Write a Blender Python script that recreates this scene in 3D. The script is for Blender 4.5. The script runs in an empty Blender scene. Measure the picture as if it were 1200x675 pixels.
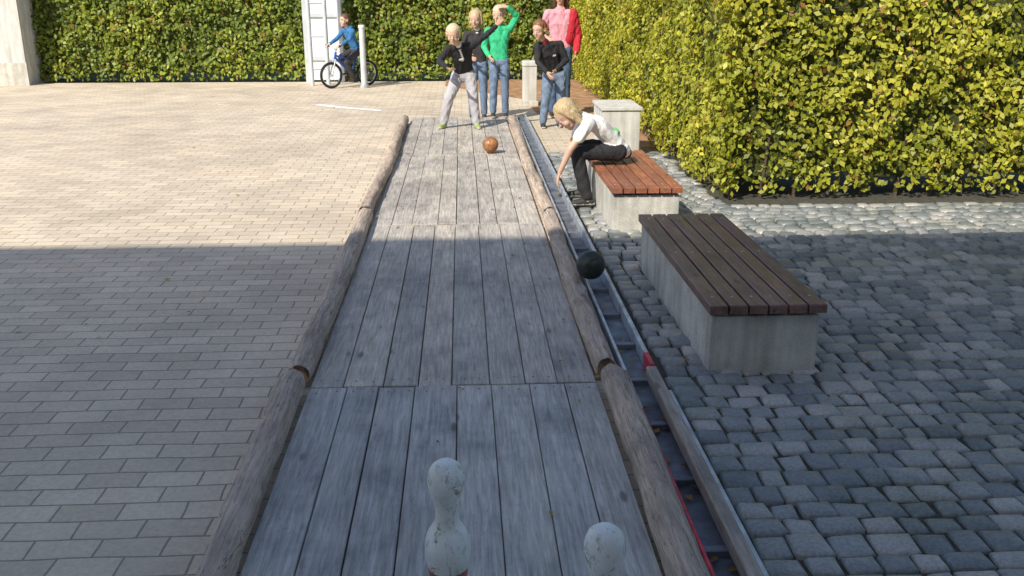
import bpy, bmesh, math, random
import numpy as np
from mathutils import Vector, Matrix, noise as mnoise
random.seed(7); RNG=np.random.default_rng(7)
scene=bpy.context.scene

# ------------------------------------------------------------------ node helpers
def new_mat(name):
    m=bpy.data.materials.new(name); m.use_nodes=True
    nt=m.node_tree; b=nt.nodes.get('Principled BSDF')
    return m,nt,b
def N(nt,t,**kw):
    n=nt.nodes.new(t)
    for k,v in kw.items(): setattr(n,k,v)
    return n
def L(nt,a,b): nt.links.new(a,b)
def ramp(nt,fac,stops,interp='LINEAR'):
    r=N(nt,'ShaderNodeValToRGB'); r.color_ramp.interpolation=interp
    e=r.color_ramp.elements
    while len(e)<len(stops): e.new(.5)
    for el,(p,c) in zip(e,stops):
        el.position=p; el.color=(*c,1) if len(c)==3 else c
    L(nt,fac,r.inputs[0]); return r.outputs[0]
def mixc(nt,fac,a,b,mode='MIX'):
    m=N(nt,'ShaderNodeMix'); m.data_type='RGBA'; m.blend_type=mode
    for s,v in ((m.inputs[0],fac),(m.inputs[6],a),(m.inputs[7],b)):
        if isinstance(v,(int,float)): s.default_value=v
        elif isinstance(v,tuple): s.default_value=(*v,1) if len(v)==3 else v
        else: L(nt,v,s)
    return m.outputs[2]
def coords(nt,scale=(1,1,1),loc=None):
    tc=N(nt,'ShaderNodeTexCoord'); mp=N(nt,'ShaderNodeMapping'); mp.inputs['Scale'].default_value=scale
    L(nt,tc.outputs['Object'],mp.inputs['Vector'])
    return mp.outputs[0]
def noise(nt,vec,scale,detail=4,rough=.55,dist=0):
    n=N(nt,'ShaderNodeTexNoise'); n.inputs['Scale'].default_value=scale; n.inputs['Detail'].default_value=detail
    n.inputs['Roughness'].default_value=rough; n.inputs['Distortion'].default_value=dist
    L(nt,vec,n.inputs['Vector']); return n.outputs['Fac']
def bump(nt,b,h,strength=.3,dist=.01):
    bp=N(nt,'ShaderNodeBump'); bp.inputs['Strength'].default_value=strength; bp.inputs['Distance'].default_value=dist
    L(nt,h,bp.inputs['Height']); L(nt,bp.outputs[0],b.inputs['Normal'])
def simple(name,c,rough=.7,var=.25,scale=20,bs=.2,metal=0,bd=.004):
    m,nt,b=new_mat(name); v=coords(nt)
    n=noise(nt,v,scale,5)
    col=ramp(nt,n,[(.3,tuple(x*(1-var) for x in c)),(.7,tuple(min(1,x*(1+var)) for x in c))])
    L(nt,col,b.inputs['Base Color']); b.inputs['Roughness'].default_value=rough; b.inputs['Metallic'].default_value=metal
    if bs: bump(nt,b,noise(nt,v,scale*4,3),bs,bd)
    return m

def wood_plank_mat(name,dark,light,rough=.6,wear=1.0,tintr=((.74,.74,.76),(.97,.97,.97),(1.15,1.08,.98)),crack=0,knots=.75):
    m,nt,b=new_mat(name)
    tc=N(nt,'ShaderNodeTexCoord')
    at=N(nt,'ShaderNodeAttribute'); at.attribute_name='tint'
    ofs=N(nt,'ShaderNodeVectorMath',operation='MULTIPLY'); L(nt,at.outputs['Color'],ofs.inputs[0]); ofs.inputs[1].default_value=(37,51,23)
    ad=N(nt,'ShaderNodeVectorMath',operation='ADD'); L(nt,tc.outputs['Object'],ad.inputs[0]); L(nt,ofs.outputs[0],ad.inputs[1])
    def mp(s):
        q=N(nt,'ShaderNodeMapping'); q.inputs['Scale'].default_value=s; L(nt,ad.outputs[0],q.inputs['Vector']); return q.outputs[0]
    g=noise(nt,mp((1,.06,1)),90,6,.65,.4)
    g2=noise(nt,mp((1,.12,1)),14,4,.6,1.2)
    blot=noise(nt,ad.outputs[0],3.2,6,.65)
    c=ramp(nt,g,[(.28,dark),(.66,light)])
    c=mixc(nt,.7,c,ramp(nt,g2,[(.3,(.6,.58,.56)),(.6,(1,1,1))]),'MULTIPLY')
    c=mixc(nt,.8*wear,c,ramp(nt,blot,[(.32,(.62,.62,.63)),(.5,(1,1,1)),(.72,(1.12,1.08,1.0))]),'MULTIPLY')
    sc=noise(nt,mp((3.0,.5,1)),26,3,.5,2.5); c=mixc(nt,.5,c,ramp(nt,sc,[(.30,(.45,.44,.43)),(.38,(1,1,1))]),'MULTIPLY')
    if crack:
        ck=noise(nt,mp((1,.045,1)),34,3,.5,1.5); c=mixc(nt,crack,c,ramp(nt,ck,[(.485,(1,1,1)),(.5,(.16,.12,.09)),(.515,(1,1,1))]),'MULTIPLY')
    vo=N(nt,'ShaderNodeTexVoronoi'); L(nt,mp((7,2.6,7)),vo.inputs['Vector']); vo.inputs['Scale'].default_value=1
    k=ramp(nt,vo.outputs['Distance'],[(.0,(.22,.18,.15)),(.07,(.4,.34,.3)),(.12,(1,1,1))])
    c=mixc(nt,knots,c,k,'MULTIPLY')
    # large damp / dirty areas running across neighbouring boards
    big=noise(nt,tc.outputs['Object'],1.1,6,.62); c=mixc(nt,.75*wear,c,ramp(nt,big,[(.34,(.66,.66,.67)),(.52,(1,1,1))]),'MULTIPLY')
    sep=N(nt,'ShaderNodeSeparateColor'); L(nt,at.outputs['Color'],sep.inputs[0])
    c=mixc(nt,1.0,c,ramp(nt,sep.outputs[0],[(0,tintr[0]),(.5,tintr[1]),(1,tintr[2])]),'MULTIPLY')
    L(nt,c,b.inputs['Base Color'])
    L(nt,ramp(nt,g2,[(.3,(rough-.15,)*3),(.7,(rough+.15,)*3)]),b.inputs['Roughness'])
    bump(nt,b,g,.7,.005)
    return m

TR=((.86,.86,.87),(.98,.98,.98),(1.08,1.05,1.0))
M={}
M['plank']=wood_plank_mat('weathered_planks',(.36,.325,.295),(.74,.69,.63),tintr=TR)
M['plank_near']=wood_plank_mat('weathered_planks_grey',(.35,.335,.325),(.70,.68,.66),tintr=TR)
M['slat_red']=wood_plank_mat('slat_wood_red',(.24,.085,.05),(.50,.21,.12),rough=.45)
M['slat_dark']=wood_plank_mat('slat_wood_dark',(.14,.08,.075),(.33,.20,.18),rough=.4)
M['log']=wood_plank_mat('log_wood',(.33,.255,.21),(.72,.60,.51),rough=.75,tintr=((.85,.85,.85),(1,1,1),(1.08,1.05,1)),crack=.8)
M['railwood']=wood_plank_mat('rail_wood',(.36,.30,.25),(.68,.60,.52),rough=.7)

def log_end():
    m,nt,b=new_mat('log_end'); v=coords(nt,(1,0,1))
    w=N(nt,'ShaderNodeTexNoise'); w.inputs['Scale'].default_value=60; L(nt,v,w.inputs['Vector'])
    c=ramp(nt,w.outputs['Fac'],[(.3,(.25,.15,.09)),(.7,(.5,.34,.22))]); L(nt,c,b.inputs['Base Color']); b.inputs['Roughness'].default_value=.85
    return m
M['logend']=log_end()

def paver_mat():
    m,nt,b=new_mat('paving_bricks'); v=coords(nt)
    nz=N(nt,'ShaderNodeTexNoise'); nz.inputs['Scale'].default_value=3; L(nt,v,nz.inputs['Vector'])
    wob=N(nt,'ShaderNodeVectorMath',operation='MULTIPLY_ADD'); L(nt,nz.outputs['Color'],wob.inputs[0]); wob.inputs[1].default_value=(.025,.025,0); L(nt,v,wob.inputs[2])
    br=N(nt,'ShaderNodeTexBrick'); br.offset=.5; L(nt,wob.outputs[0],br.inputs['Vector'])
    br.inputs['Scale'].default_value=1; br.inputs['Brick Width'].default_value=.205; br.inputs['Row Height'].default_value=.105
    br.inputs['Mortar Size'].default_value=.0045; br.inputs['Mortar Smooth'].default_value=.5; br.inputs['Bias'].default_value=0
    br.inputs['Color1'].default_value=(.82,.70,.55,1); br.inputs['Color2'].default_value=(.67,.565,.44,1); br.inputs['Mortar'].default_value=(.36,.30,.24,1)
    st=noise(nt,v,1.3,6,.6); s=ramp(nt,st,[(.3,(.78,.78,.79)),(.55,(1,1,1)),(.75,(1.06,1.02,.97))])
    c=mixc(nt,.9,br.outputs['Color'],s,'MULTIPLY')
    s2=noise(nt,v,.45,5,.6); c=mixc(nt,.7,c,ramp(nt,s2,[(.35,(.80,.79,.79)),(.6,(1,1,1))]),'MULTIPLY')
    fn=noise(nt,v,70,4); c=mixc(nt,.35,c,ramp(nt,fn,[(.3,(.6,.6,.6)),(.7,(1.2,1.2,1.2))]),'MULTIPLY')
    vo=N(nt,'ShaderNodeTexVoronoi'); vo.inputs['Scale'].default_value=2.3; L(nt,v,vo.inputs['Vector'])
    c=mixc(nt,.6,c,ramp(nt,vo.outputs['Distance'],[(.03,(.35,.32,.3)),(.05,(1,1,1))]),'MULTIPLY')
    L(nt,c,b.inputs['Base Color']); b.inputs['Roughness'].default_value=.8
    iv=N(nt,'ShaderNodeMath',operation='SUBTRACT'); iv.inputs[0].default_value=1; L(nt,br.outputs['Fac'],iv.inputs[1])
    bump(nt,b,iv.outputs[0],.6,.005)
    return m
M['paver']=paver_mat()
M['soil']=simple('soil',(.38,.22,.12),.95,.4,6,.6,bd=.02)
M['joint']=simple('joint_sand',(.07,.065,.05),.95,.4,30,.5)
M['terrain']=simple('terrain_grass',(.08,.11,.035),.95,.3,.6,.5)

def sett_mat():
    m,nt,b=new_mat('granite_setts'); v=coords(nt)
    at=N(nt,'ShaderNodeAttribute'); at.attribute_name='tint'
    sep=N(nt,'ShaderNodeSeparateColor'); L(nt,at.outputs['Color'],sep.inputs[0])
    c=ramp(nt,sep.outputs[0],[(0,(.19,.21,.225)),(.5,(.30,.315,.32)),(1,(.46,.44,.42))])
    fn=noise(nt,v,90,4); c=mixc(nt,.5,c,ramp(nt,fn,[(.35,(.6,.6,.6)),(.65,(1.35,1.35,1.35))]),'MULTIPLY')
    ms=noise(nt,v,2.1,5); c=mixc(nt,.7,c,ramp(nt,ms,[(.38,(.62,.66,.6)),(.55,(1,1,1))]),'MULTIPLY')
    L(nt,c,b.inputs['Base Color']); b.inputs['Roughness'].default_value=.42
    bump(nt,b,noise(nt,v,60,4),.4,.004); return m
M['sett']=sett_mat()

def concrete(name,c,stain=.5,scale=5):
    m,nt,b=new_mat(name); v=coords(nt)
    a=noise(nt,v,scale,7,.65); col=ramp(nt,a,[(.3,tuple(x*(1-stain) for x in c)),(.6,c)])
    mp=coords(nt,(6,6,.6)); st=noise(nt,mp,2.5,4); col=mixc(nt,.6,col,ramp(nt,st,[(.35,(.6,.58,.55)),(.6,(1,1,1))]),'MULTIPLY')
    sp=noise(nt,v,160,2); col=mixc(nt,.4,col,ramp(nt,sp,[(.35,(.55,.55,.55)),(.6,(1.1,1.1,1.1))]),'MULTIPLY')
    L(nt,col,b.inputs['Base Color']); b.inputs['Roughness'].default_value=.9
    bump(nt,b,sp,.4,.003); return m
M['conc']=concrete('concrete',(.72,.70,.64),.35)
M['stone']=concrete('light_stone',(.76,.75,.72),.2)
M['plaster']=concrete('house_plaster',(.70,.70,.70),.08,1.0)
M['rooftile']=simple('roof_tiles',(.25,.09,.05),.8,.3,8,.4)
M['glass']=simple('window_glass',(.03,.04,.05),.1,.1,1,0)
M['metal']=simple('galvanised_steel',(.58,.62,.66),.45,.3,12,.2,.5)
M['metalfloor']=simple('return_floor_steel',(.17,.19,.23),.5,.5,9,.3,.3)
M['redpaint']=simple('red_paint',(.6,.05,.08),.5,.35,25,.2)
M['whiteline']=simple('white_road_paint',(.82,.82,.80),.8,.12,30,.2)
M['greypaint']=simple('grey_paint',(.58,.62,.66),.5,.12,6,.1)
M['panel']=simple('pale_panel',(.74,.78,.82),.5,.06,2,.05)
M['bluepaint']=simple('blue_paint',(.03,.12,.5),.3,.1,5,0)
M['rubber']=simple('tyre_rubber',(.02,.02,.02),.8,.2,20,.1)
M['black']=simple('black_plastic',(.02,.02,.022),.5,.2,20,.1)
M['nail']=simple('rusty_nail',(.10,.07,.055),.6,.3,40,.1)

def ball_mat(name,dark,light,rough):
    m,nt,b=new_mat(name); v=coords(nt)
    a=noise(nt,v,18,7,.7,.6); L(nt,ramp(nt,a,[(.35,dark),(.62,light)]),b.inputs['Base Color'])
    sc=noise(nt,coords(nt,(1,4,1)),50,5,.7); L(nt,ramp(nt,sc,[(.3,(rough-.12,)*3),(.7,(rough+.2,)*3)]),b.inputs['Roughness'])
    bump(nt,b,sc,.35,.003); return m
M['ballblack']=ball_mat('dark_ball',(.010,.015,.012),(.045,.058,.047),.36)
M['ballbrown']=ball_mat('brown_ball',(.20,.08,.03),(.48,.23,.09),.35)

def pin_mat():
    m,nt,b=new_mat('worn_white_paint'); v=coords(nt)
    a=noise(nt,v,30,8,.72,.5); a2=noise(nt,coords(nt,(1,1,.18)),60,5,.7)
    c=ramp(nt,a,[(.34,(.20,.18,.14)),(.385,(.60,.60,.56)),(.46,(.90,.92,.93))])
    c=mixc(nt,.7,c,ramp(nt,a2,[(.34,(.36,.33,.25)),(.40,(1,1,1))]),'MULTIPLY')
    c=mixc(nt,1,c,ramp(nt,noise(nt,v,9,4),[(.35,(.80,.80,.74)),(.6,(1,1,1))]),'MULTIPLY')
    L(nt,c,b.inputs['Base Color']); b.inputs['Roughness'].default_value=.42
    bump(nt,b,a,.6,.004); return m
M['pin']=pin_mat()
M['pinred']=simple('worn_red_paint',(.42,.14,.10),.6,.5,30,.4)

def leaf_mat(name):
    m,nt,b=new_mat(name)
    at=N(nt,'ShaderNodeAttribute'); at.attribute_name='tint'
    L(nt,at.outputs['Color'],b.inputs['Base Color']); b.inputs['Roughness'].default_value=.5
    tr=N(nt,'ShaderNodeBsdfTranslucent'); mx=N(nt,'ShaderNodeMixShader'); mx.inputs[0].default_value=.3
    cc=mixc(nt,1,at.outputs['Color'],(1.3,1.3,.5),'MULTIPLY'); L(nt,cc,tr.inputs['Color'])
    out=nt.nodes['Material Output']; L(nt,b.outputs[0],mx.inputs[1]); L(nt,tr.outputs[0],mx.inputs[2]); L(nt,mx.outputs[0],out.inputs[0])
    return m
M['leaf']=leaf_mat('hedge_leaves')
M['core']=simple('hedge_core_shade',(.07,.08,.018),.95,.6,14,.8,bd=.05)  # dark green paints the shade seen in gaps between leaves

def cloth(name,c,var=.2,scale=9):
    m,nt,b=new_mat(name); v=coords(nt)
    a=noise(nt,v,scale,5,.6); L(nt,ramp(nt,a,[(.3,tuple(x*(1-var) for x in c)),(.7,tuple(x*(1+var) for x in c))]),b.inputs['Base Color'])
    b.inputs['Roughness'].default_value=.85
    bump(nt,b,noise(nt,coords(nt,(1,1,.6)),16,4,.6,1.0),.6,.02); return m
def skinm(name,c):
    m,nt,b=new_mat(name); v=coords(nt)
    a=noise(nt,v,12,3); L(nt,ramp(nt,a,[(.3,tuple(x*.88 for x in c)),(.7,c)]),b.inputs['Base Color'])
    b.inputs['Roughness'].default_value=.5
    return m
def hairm(name,c):
    m,nt,b=new_mat(name); v=coords(nt,(1,1,.25))
    a=noise(nt,v,140,4,.6); L(nt,ramp(nt,a,[(.3,tuple(x*.5 for x in c)),(.7,c)]),b.inputs['Base Color'])
    b.inputs['Roughness'].default_value=.45; bump(nt,b,a,.7,.006); return m
C={'skin':skinm('skin',(.68,.43,.32)),'eye_white':simple('eye_white',(.7,.7,.68),.3,.02,5,0),'eye':simple('eye_iris',(.05,.05,.055),.2,.1,5,0),
 'lip':simple('lips',(.50,.24,.20),.5,.1,5,0),
 'blond':hairm('blond_hair',(.70,.53,.30)),'palehair':hairm('pale_blond_hair',(.84,.73,.50)),'brown':hairm('brown_hair',(.16,.08,.04)),
 'red_brown':hairm('reddish_hair',(.30,.13,.06)),
 'black':cloth('black_jacket_cloth',(.022,.022,.027)),'charcoal':cloth('charcoal_cloth',(.04,.037,.043)),'greypants':cloth('light_grey_trousers',(.43,.42,.46),.14),
 'jeans':cloth('blue_jeans',(.15,.21,.32),.4),'darkjeans':cloth('dark_jeans',(.07,.12,.22),.35),'green':cloth('green_hoodie',(.04,.50,.24),.12),
 'white':cloth('white_shirt_cloth',(.82,.82,.80),.04),'pink':cloth('pink_shirt_cloth',(.74,.34,.42),.12),'redc':cloth('red_jacket_cloth',(.50,.02,.04),.15),
 'blue':cloth('blue_jacket_cloth',(.04,.17,.40),.15),'shoe_dark':simple('dark_shoe',(.04,.037,.037),.6,.2,10,.1),'shoe_light':simple('trainer_white',(.6,.6,.55),.6,.1,10,.1),
 'shoe_green':simple('trainer_green',(.30,.38,.12),.6,.2,10,.1),'print_green':cloth('shirt_print_green',(.2,.6,.2),.2),'print_white':cloth('jacket_print_white',(.7,.7,.7),.1)}

# ------------------------------------------------------------------ mesh helpers
def link(o,parent=None):
    scene.collection.objects.link(o)
    if parent: o.parent=parent
    return o
def empty(name,loc=(0,0,0)):
    e=bpy.data.objects.new(name,None); e.empty_display_size=.1; e.location=loc; return link(e)
def mesh_obj(name,V,F,mats,parent=None,midx=None,smooth=False,tint=None):
    me=bpy.data.meshes.new(name); me.from_pydata([tuple(map(float,v)) for v in V],[],[tuple(map(int,f)) for f in F])
    for m in (mats if isinstance(mats,list) else [mats]): me.materials.append(m)
    if midx is not None: me.polygons.foreach_set('material_index',np.array(midx,dtype=np.int32))
    if smooth: me.polygons.foreach_set('use_smooth',np.ones(len(me.polygons),dtype=bool))
    if tint is not None:
        a=me.color_attributes.new('tint','FLOAT_COLOR','POINT'); a.data.foreach_set('color',np.array(tint,dtype=np.float32).ravel())
    me.update(); o=bpy.data.objects.new(name,me); return link(o,parent)
def box_obj(name,x0,x1,y0,y1,z0,z1,mat,parent=None,bev=0,rot=None):
    bm=bmesh.new(); bmesh.ops.create_cube(bm,size=1)
    for v in bm.verts: v.co=Vector(((v.co.x)*(x1-x0),(v.co.y)*(y1-y0),(v.co.z)*(z1-z0)))
    if bev: bmesh.ops.bevel(bm,geom=list(bm.edges),offset=bev,segments=2,affect='EDGES',profile=.6)
    me=bpy.data.meshes.new(name); bm.to_mesh(me); bm.free(); me.materials.append(mat)
    o=bpy.data.objects.new(name,me); o.location=((x0+x1)/2,(y0+y1)/2,(z0+z1)/2)
    if rot: o.rotation_euler=rot
    link(o,parent); return o
def boxes_mesh(name,boxes,mat,parent=None,bev=.003):
    V=[];F=[];T=[]
    for bx in boxes:
        x0,x1,y0,y1,z0,z1=bx[:6]; t=bx[6] if len(bx)>6 else (random.random(),random.random(),random.random(),1)
        o=len(V); b=bev
        V+=[(x0,y0,z0),(x1,y0,z0),(x1,y1,z0),(x0,y1,z0),
            (x0,y0,z1-b),(x1,y0,z1-b),(x1,y1,z1-b),(x0,y1,z1-b),
            (x0+b,y0+b,z1),(x1-b,y0+b,z1),(x1-b,y1-b,z1),(x0+b,y1-b,z1)]
        for a in range(4):
            c=(a+1)%4
            F+=[(o+a,o+c,o+4+c,o+4+a),(o+4+a,o+4+c,o+8+c,o+8+a)]
        F+=[(o+8,o+9,o+10,o+11),(o+3,o+2,o+1,o)]
        T+=[t]*12
    return mesh_obj(name,V,F,mat,parent,tint=T)
def sheet(name,x0,x1,y0,y1,z,mat,parent=None):
    return mesh_obj(name,[(x0,y0,z),(x1,y0,z),(x1,y1,z),(x0,y1,z)],[(0,1,2,3)],mat,parent)
def tube(name,pts,r,mat,parent=None,cyc=False,res=6):
    cu=bpy.data.curves.new(name,'CURVE'); cu.dimensions='3D'; cu.bevel_depth=r; cu.bevel_resolution=res//2
    s=cu.splines.new('POLY'); s.points.add(len(pts)-1)
    for p,q in zip(s.points,pts): p.co=(*q,1)
    s.use_cyclic_u=cyc; cu.use_fill_caps=True
    o=bpy.data.objects.new(name,cu); cu.materials.append(mat); return link(o,parent)

# ------------------------------------------------------------------ ground
sheet('terrain',-300,300,-300,300,-.075,M['terrain'])
sheet('paved_square',-16,9,-2.1,17.6,-.036,M['paver'])
mesh_obj('soil_bed',[(1.9,7.15,-.031),(9,7.15,-.031),(9,18.3,-.031),(-.3,18.3,-.031),(-.3,16.7,-.031),(.95,14.6,-.031),(1.0,12.9,-.031),(1.9,11.6,-.031)],[tuple(range(8))],M['soil'])
sheet('sett_bedding',.845,7.5,.3,9.55,-.026,M['joint'])
mesh_obj('road_marking',[(-1.75,13.55,-.031),(-1.62,13.5,-.031),(-1.15,13.2,-.031),(-1.10,13.32,-.031),(-1.6,13.66,-.031),(-2.1,14.1,-.031),(-2.2,14.0,-.031)],[(0,1,2,3,4,5,6)],M['whiteline'])
V=[];F=[];T=[]
y=.32
while y<9.5:
    d=.105+random.uniform(-.014,.014); x=.85+random.uniform(0,.02)
    xmax=7.4 if y<7.0 else 1.98
    while x<xmax:
        w=.105+random.uniform(-.022,.04)
        g=.0065; x0,x1,y0,y1=x+g,x+w-g,y+g,y+d-g
        j=lambda a=.007: random.uniform(-a,a)
        zt=-.004+random.uniform(-.009,.005)+.006*mnoise.noise(Vector((x*1.2,y*1.2,0))); o=len(V)
        cs=[(x0+j(),y0+j()),(x1+j(),y0+j()),(x1+j(),y1+j()),(x0+j(),y1+j())]
        cx,cy=(x0+x1)/2,(y0+y1)/2
        V+=[(a,b,-.05) for a,b in cs]
        V+=[(a,b,zt-.010) for a,b in cs]
        V+=[(cx+(a-cx)*.80,cy+(b-cy)*.80,zt-.001+j(.003)) for a,b in cs]
        V+=[(cx+j(),cy+j(),zt+.003)]
        for a in range(4):
            c=(a+1)%4
            F+=[(o+a,o+c,o+4+c,o+4+a),(o+4+a,o+4+c,o+8+c,o+8+a),(o+8+a,o+8+c,o+12)]
        t=(random.random(),random.random(),random.random(),1); T+=[t]*13
        x+=w
    y+=d
mesh_obj('cobblestone_paving',V,F,M['sett'],tint=T,smooth=True)

# ------------------------------------------------------------------ bowling lane
lane=empty('wooden_bowling_lane')
LX0,LX1=-.66,.552; PW=(LX1-LX0)/8
secs=[(.78,3.655),(3.668,6.50),(6.512,9.43),(9.44,12.30)]
for si,(a,b) in enumerate(secs):
    bx=[]
    cuts=[0]+[i+random.uniform(-.12,.12) for i in range(1,8)]+[8]
    for i in range(8):
        x0=LX0+cuts[i]*PW; x1=LX0+cuts[i+1]*PW
        dz=random.uniform(-.004,.0015); g=random.uniform(.0014,.003)
        bx.append((x0+g,x1-g,a+random.uniform(0,.005),b-random.uniform(0,.005),-.034,dz+(.003 if si==0 else 0)))
    boxes_mesh('plank_section_%d'%(si+1),bx,M['plank_near'] if si==0 else M['plank'],lane,bev=.003)
V=[];F=[]
for si,(a,b) in enumerate(secs):
    for i in range(8):
        for yy in (a+.05,(a+b)/2,b-.05):
            for dx in (.04,.11):
                cx=LX0+i*PW+dx+random.uniform(-.01,.01); cy=yy+random.uniform(-.012,.012); o=len(V)
                for k in range(6): V.append((cx+.005*math.cos(k*1.047),cy+.005*math.sin(k*1.047),.0045))
                V.append((cx,cy,.0055)); F+=[(o+k,o+(k+1)%6,o+6) for k in range(6)]
mesh_obj('nail_heads',V,F,M['nail'],lane)

def log(name,x,y0,y1,r,seed):
    n=24; m=int((y1-y0)/.03); V=[];F=[];mi=[]
    t=(random.random()*.7+.3,random.random(),random.random(),1)
    kn=[(random.uniform(y0,y1),random.uniform(.4,2.7)) for _ in range(int((y1-y0)*1.6))]
    for i in range(m+1):
        yy=y0+(y1-y0)*i/m
        bow=.012*math.sin(yy*1.3+seed)
        for k in range(n):
            a=2*math.pi*k/n
            rr=r*(1+.20*mnoise.noise(Vector((math.cos(a)*1.2+seed*7,yy*1.9,math.sin(a)*1.2)))+.10*mnoise.noise(Vector((math.cos(a)*3+seed,yy*8,math.sin(a)*3)))-.16*max(0,1-abs((a-1.9-.3*math.sin(yy*2+seed)))*6))
            for ky,ka in kn: rr+=r*.16*math.exp(-((yy-ky)/.045)**2-((a-ka)/.35)**2)
            if i in (0,m): rr*=.88
            V.append((x+bow+rr*math.cos(a),yy+(.012*math.sin(a*2+seed) if i in (0,m) else 0),r-.022+rr*math.sin(a)))
    for i in range(m):
        for k in range(n):
            k2=(k+1)%n; F.append((i*n+k,i*n+k2,(i+1)*n+k2,(i+1)*n+k)); mi.append(0)
    F.append(tuple(range(n))); mi.append(1); F.append(tuple(m*n+k for k in range(n-1,-1,-1))); mi.append(1)
    mesh_obj(name,V,F,[M['log'],M['logend']],None,mi,True,[t]*len(V))
for y0,y1,s in ((.8,3.68,.1),(3.73,6.72,1.2),(6.76,11.9,2.3)): log('log_edge',-.715,y0,y1,.053,s)
for y0,y1,s in ((.7,3.66,3.4),(3.74,6.62,4.7),(6.68,12.0,5.9)): log('log_edge',.608,y0,y1,.051 if s>3.5 else .055,s)

# ball return track
tr=empty('ball_return_track')
boxes_mesh('channel_floor',[(.682,.785,.9,12.2,-.03,-.004)],M['metalfloor'],tr)
boxes_mesh('inner_rail',[(.667,.681,3.3,12.2,-.03,.05)],M['metal'],tr)
boxes_mesh('inner_rail_painted',[(.667,.681,.9,3.295,-.03,.05)],M['redpaint'],tr)
boxes_mesh('outer_rail',[(.786,.806,3.85,12.2,-.03,.06),(.786,.806,.9,3.55,-.03,.035)],M['metal'],tr)
boxes_mesh('outer_rail_red_end',[(.786,.806,3.70,3.84,-.03,.062)],M['redpaint'],tr)
boxes_mesh('outer_timber_rail',[(.752,.796,2.1,3.62,.037,.088)],M['railwood'],tr,bev=.006)
boxes_mesh('side_channel',[(.815,.838,.9,3.5,-.03,.03)],M['metal'],tr)
boxes_mesh('cross_ties',[(.682,.785,yy,yy+.03,-.003,.022) for yy in np.arange(1.1,12.1,.42)],M['metalfloor'],tr)

# ------------------------------------------------------------------ balls and pins
def ball(name,x,y,z,r,mat):
    bm=bmesh.new(); bmesh.ops.create_uvsphere(bm,u_segments=48,v_segments=32,radius=r)
    for v in bm.verts: v.co*=1+.006*mnoise.noise(v.co*20)
    for hd in (Vector((.35,-.75,.55)).normalized(),Vector((.05,-.85,.52)).normalized()):
        for v in bm.verts:
            d=(v.co.normalized()-hd).length
            if d<.10: v.co*=.90
    me=bpy.data.meshes.new(name); bm.to_mesh(me); bm.free(); me.materials.append(mat)
    me.polygons.foreach_set('use_smooth',np.ones(len(me.polygons),dtype=bool))
    o=bpy.data.objects.new(name,me); o.location=(x,y,z); link(o)
ball('bowling_ball',.690,4.93,.146,.080,M['ballblack'])
ball('bowling_ball',.275,9.5,.083,.081,M['ballbrown'])

def pin(x,y,seed):
    prof=[(0,.0),(.040,.0),(.046,.006),(.050,.04),(.053,.09),(.050,.135),(.052,.16),(.0585,.19),(.0600,.215),(.0575,.240),(.050,.262),(.040,.278),(.0325,.292),(.030,.310),(.030,.335),(.033,.352),(.040,.370),(.0465,.392),(.048,.412),(.0455,.432),(.037,.449),(.022,.461),(0,.464)]
    n=40; V=[];F=[];mi=[]; P=[]
    for i in range(len(prof)-1):
        for k in range(3):
            t=k/3; P.append((prof[i][0]*(1-t)+prof[i+1][0]*t,prof[i][1]*(1-t)+prof[i+1][1]*t))
    P.append(prof[-1])
    rs=np.array([p[0] for p in P])
    for _ in range(2): rs[1:-1]=(rs[:-2]+2*rs[1:-1]+rs[2:])/4
    for (r,z),r2 in zip(P,rs):
        r2=max(r2,.0005)
        for k in range(n):
            a=2*math.pi*k/n; q=r2*(1+.035*mnoise.noise(Vector((math.cos(a)*2+seed,math.sin(a)*2,z*25)))*(1 if r2>.02 else 0))
            V.append((q*math.cos(a),q*math.sin(a),z))
    for i in range(len(P)-1):
        for k in range(n):
            F.append((i*n+k,i*n+(k+1)%n,(i+1)*n+(k+1)%n,(i+1)*n+k)); mi.append(1 if (.125<P[i][1]<.160) else 0)
    F.append(tuple(range(n-1,-1,-1))); mi.append(0)
    o=mesh_obj('skittle_pin',V,F,[M['pin'],M['pinred']],None,mi,True); o.location=(x,y,.004); o.rotation_euler=(0,0,seed*1.1)
pin(-.057,2.12,1); pin(.30,1.80,5)

# ------------------------------------------------------------------ benches
def bench(x0,x1,y0,y1,mat):
    e=empty('park_bench',((x0+x1)/2,(y0+y1)/2,0)); ox,oy=(x0+x1)/2,(y0+y1)/2
    box_obj('concrete_base',x0+.02-ox,x1-.02-ox,y0+.03-oy,y1-.03-oy,-.03,.243,M['conc'],e,bev=.008)
    n=6; w=(x1-x0)/n; bx=[]
    for i in range(n): bx.append((x0+i*w+.005-ox,x0+(i+1)*w-.005-ox,y0-oy,y1-oy,.263,.303))
    boxes_mesh('seat_slats',bx,mat,e,bev=.004)
    boxes_mesh('slat_bearers',[(x0+.03-ox,x1-.03-ox,yy-.02-oy,yy+.02-oy,.2435,.262) for yy in (y0+.12,(y0+y1)/2,y1-.12)],M['black'],e)
    boxes_mesh('slat_screws',[(x0+(i+.5)*w-.005-ox,x0+(i+.5)*w+.005-ox,yy-.005-oy,yy+.005-oy,.3025,.3045) for i in range(n) for yy in (y0+.12,(y0+y1)/2,y1-.12)],M['metal'],e,bev=.0005)
bench(1.0,1.50,6.24,7.78,M['slat_red'])
bench(1.04,1.56,3.75,5.46,M['slat_dark'])
e=empty('granite_block'); box_obj('block_body',1.38,1.76,9.3,9.95,-.03,.44,M['stone'],e,bev=.015); box_obj('block_cap',1.365,1.775,9.285,9.965,.442,.475,M['stone'],e,bev=.006)
e=empty('stone_bollard'); box_obj('shaft',.87,1.07,13.7,13.9,-.034,.52,M['stone'],e,bev=.012)
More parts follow.
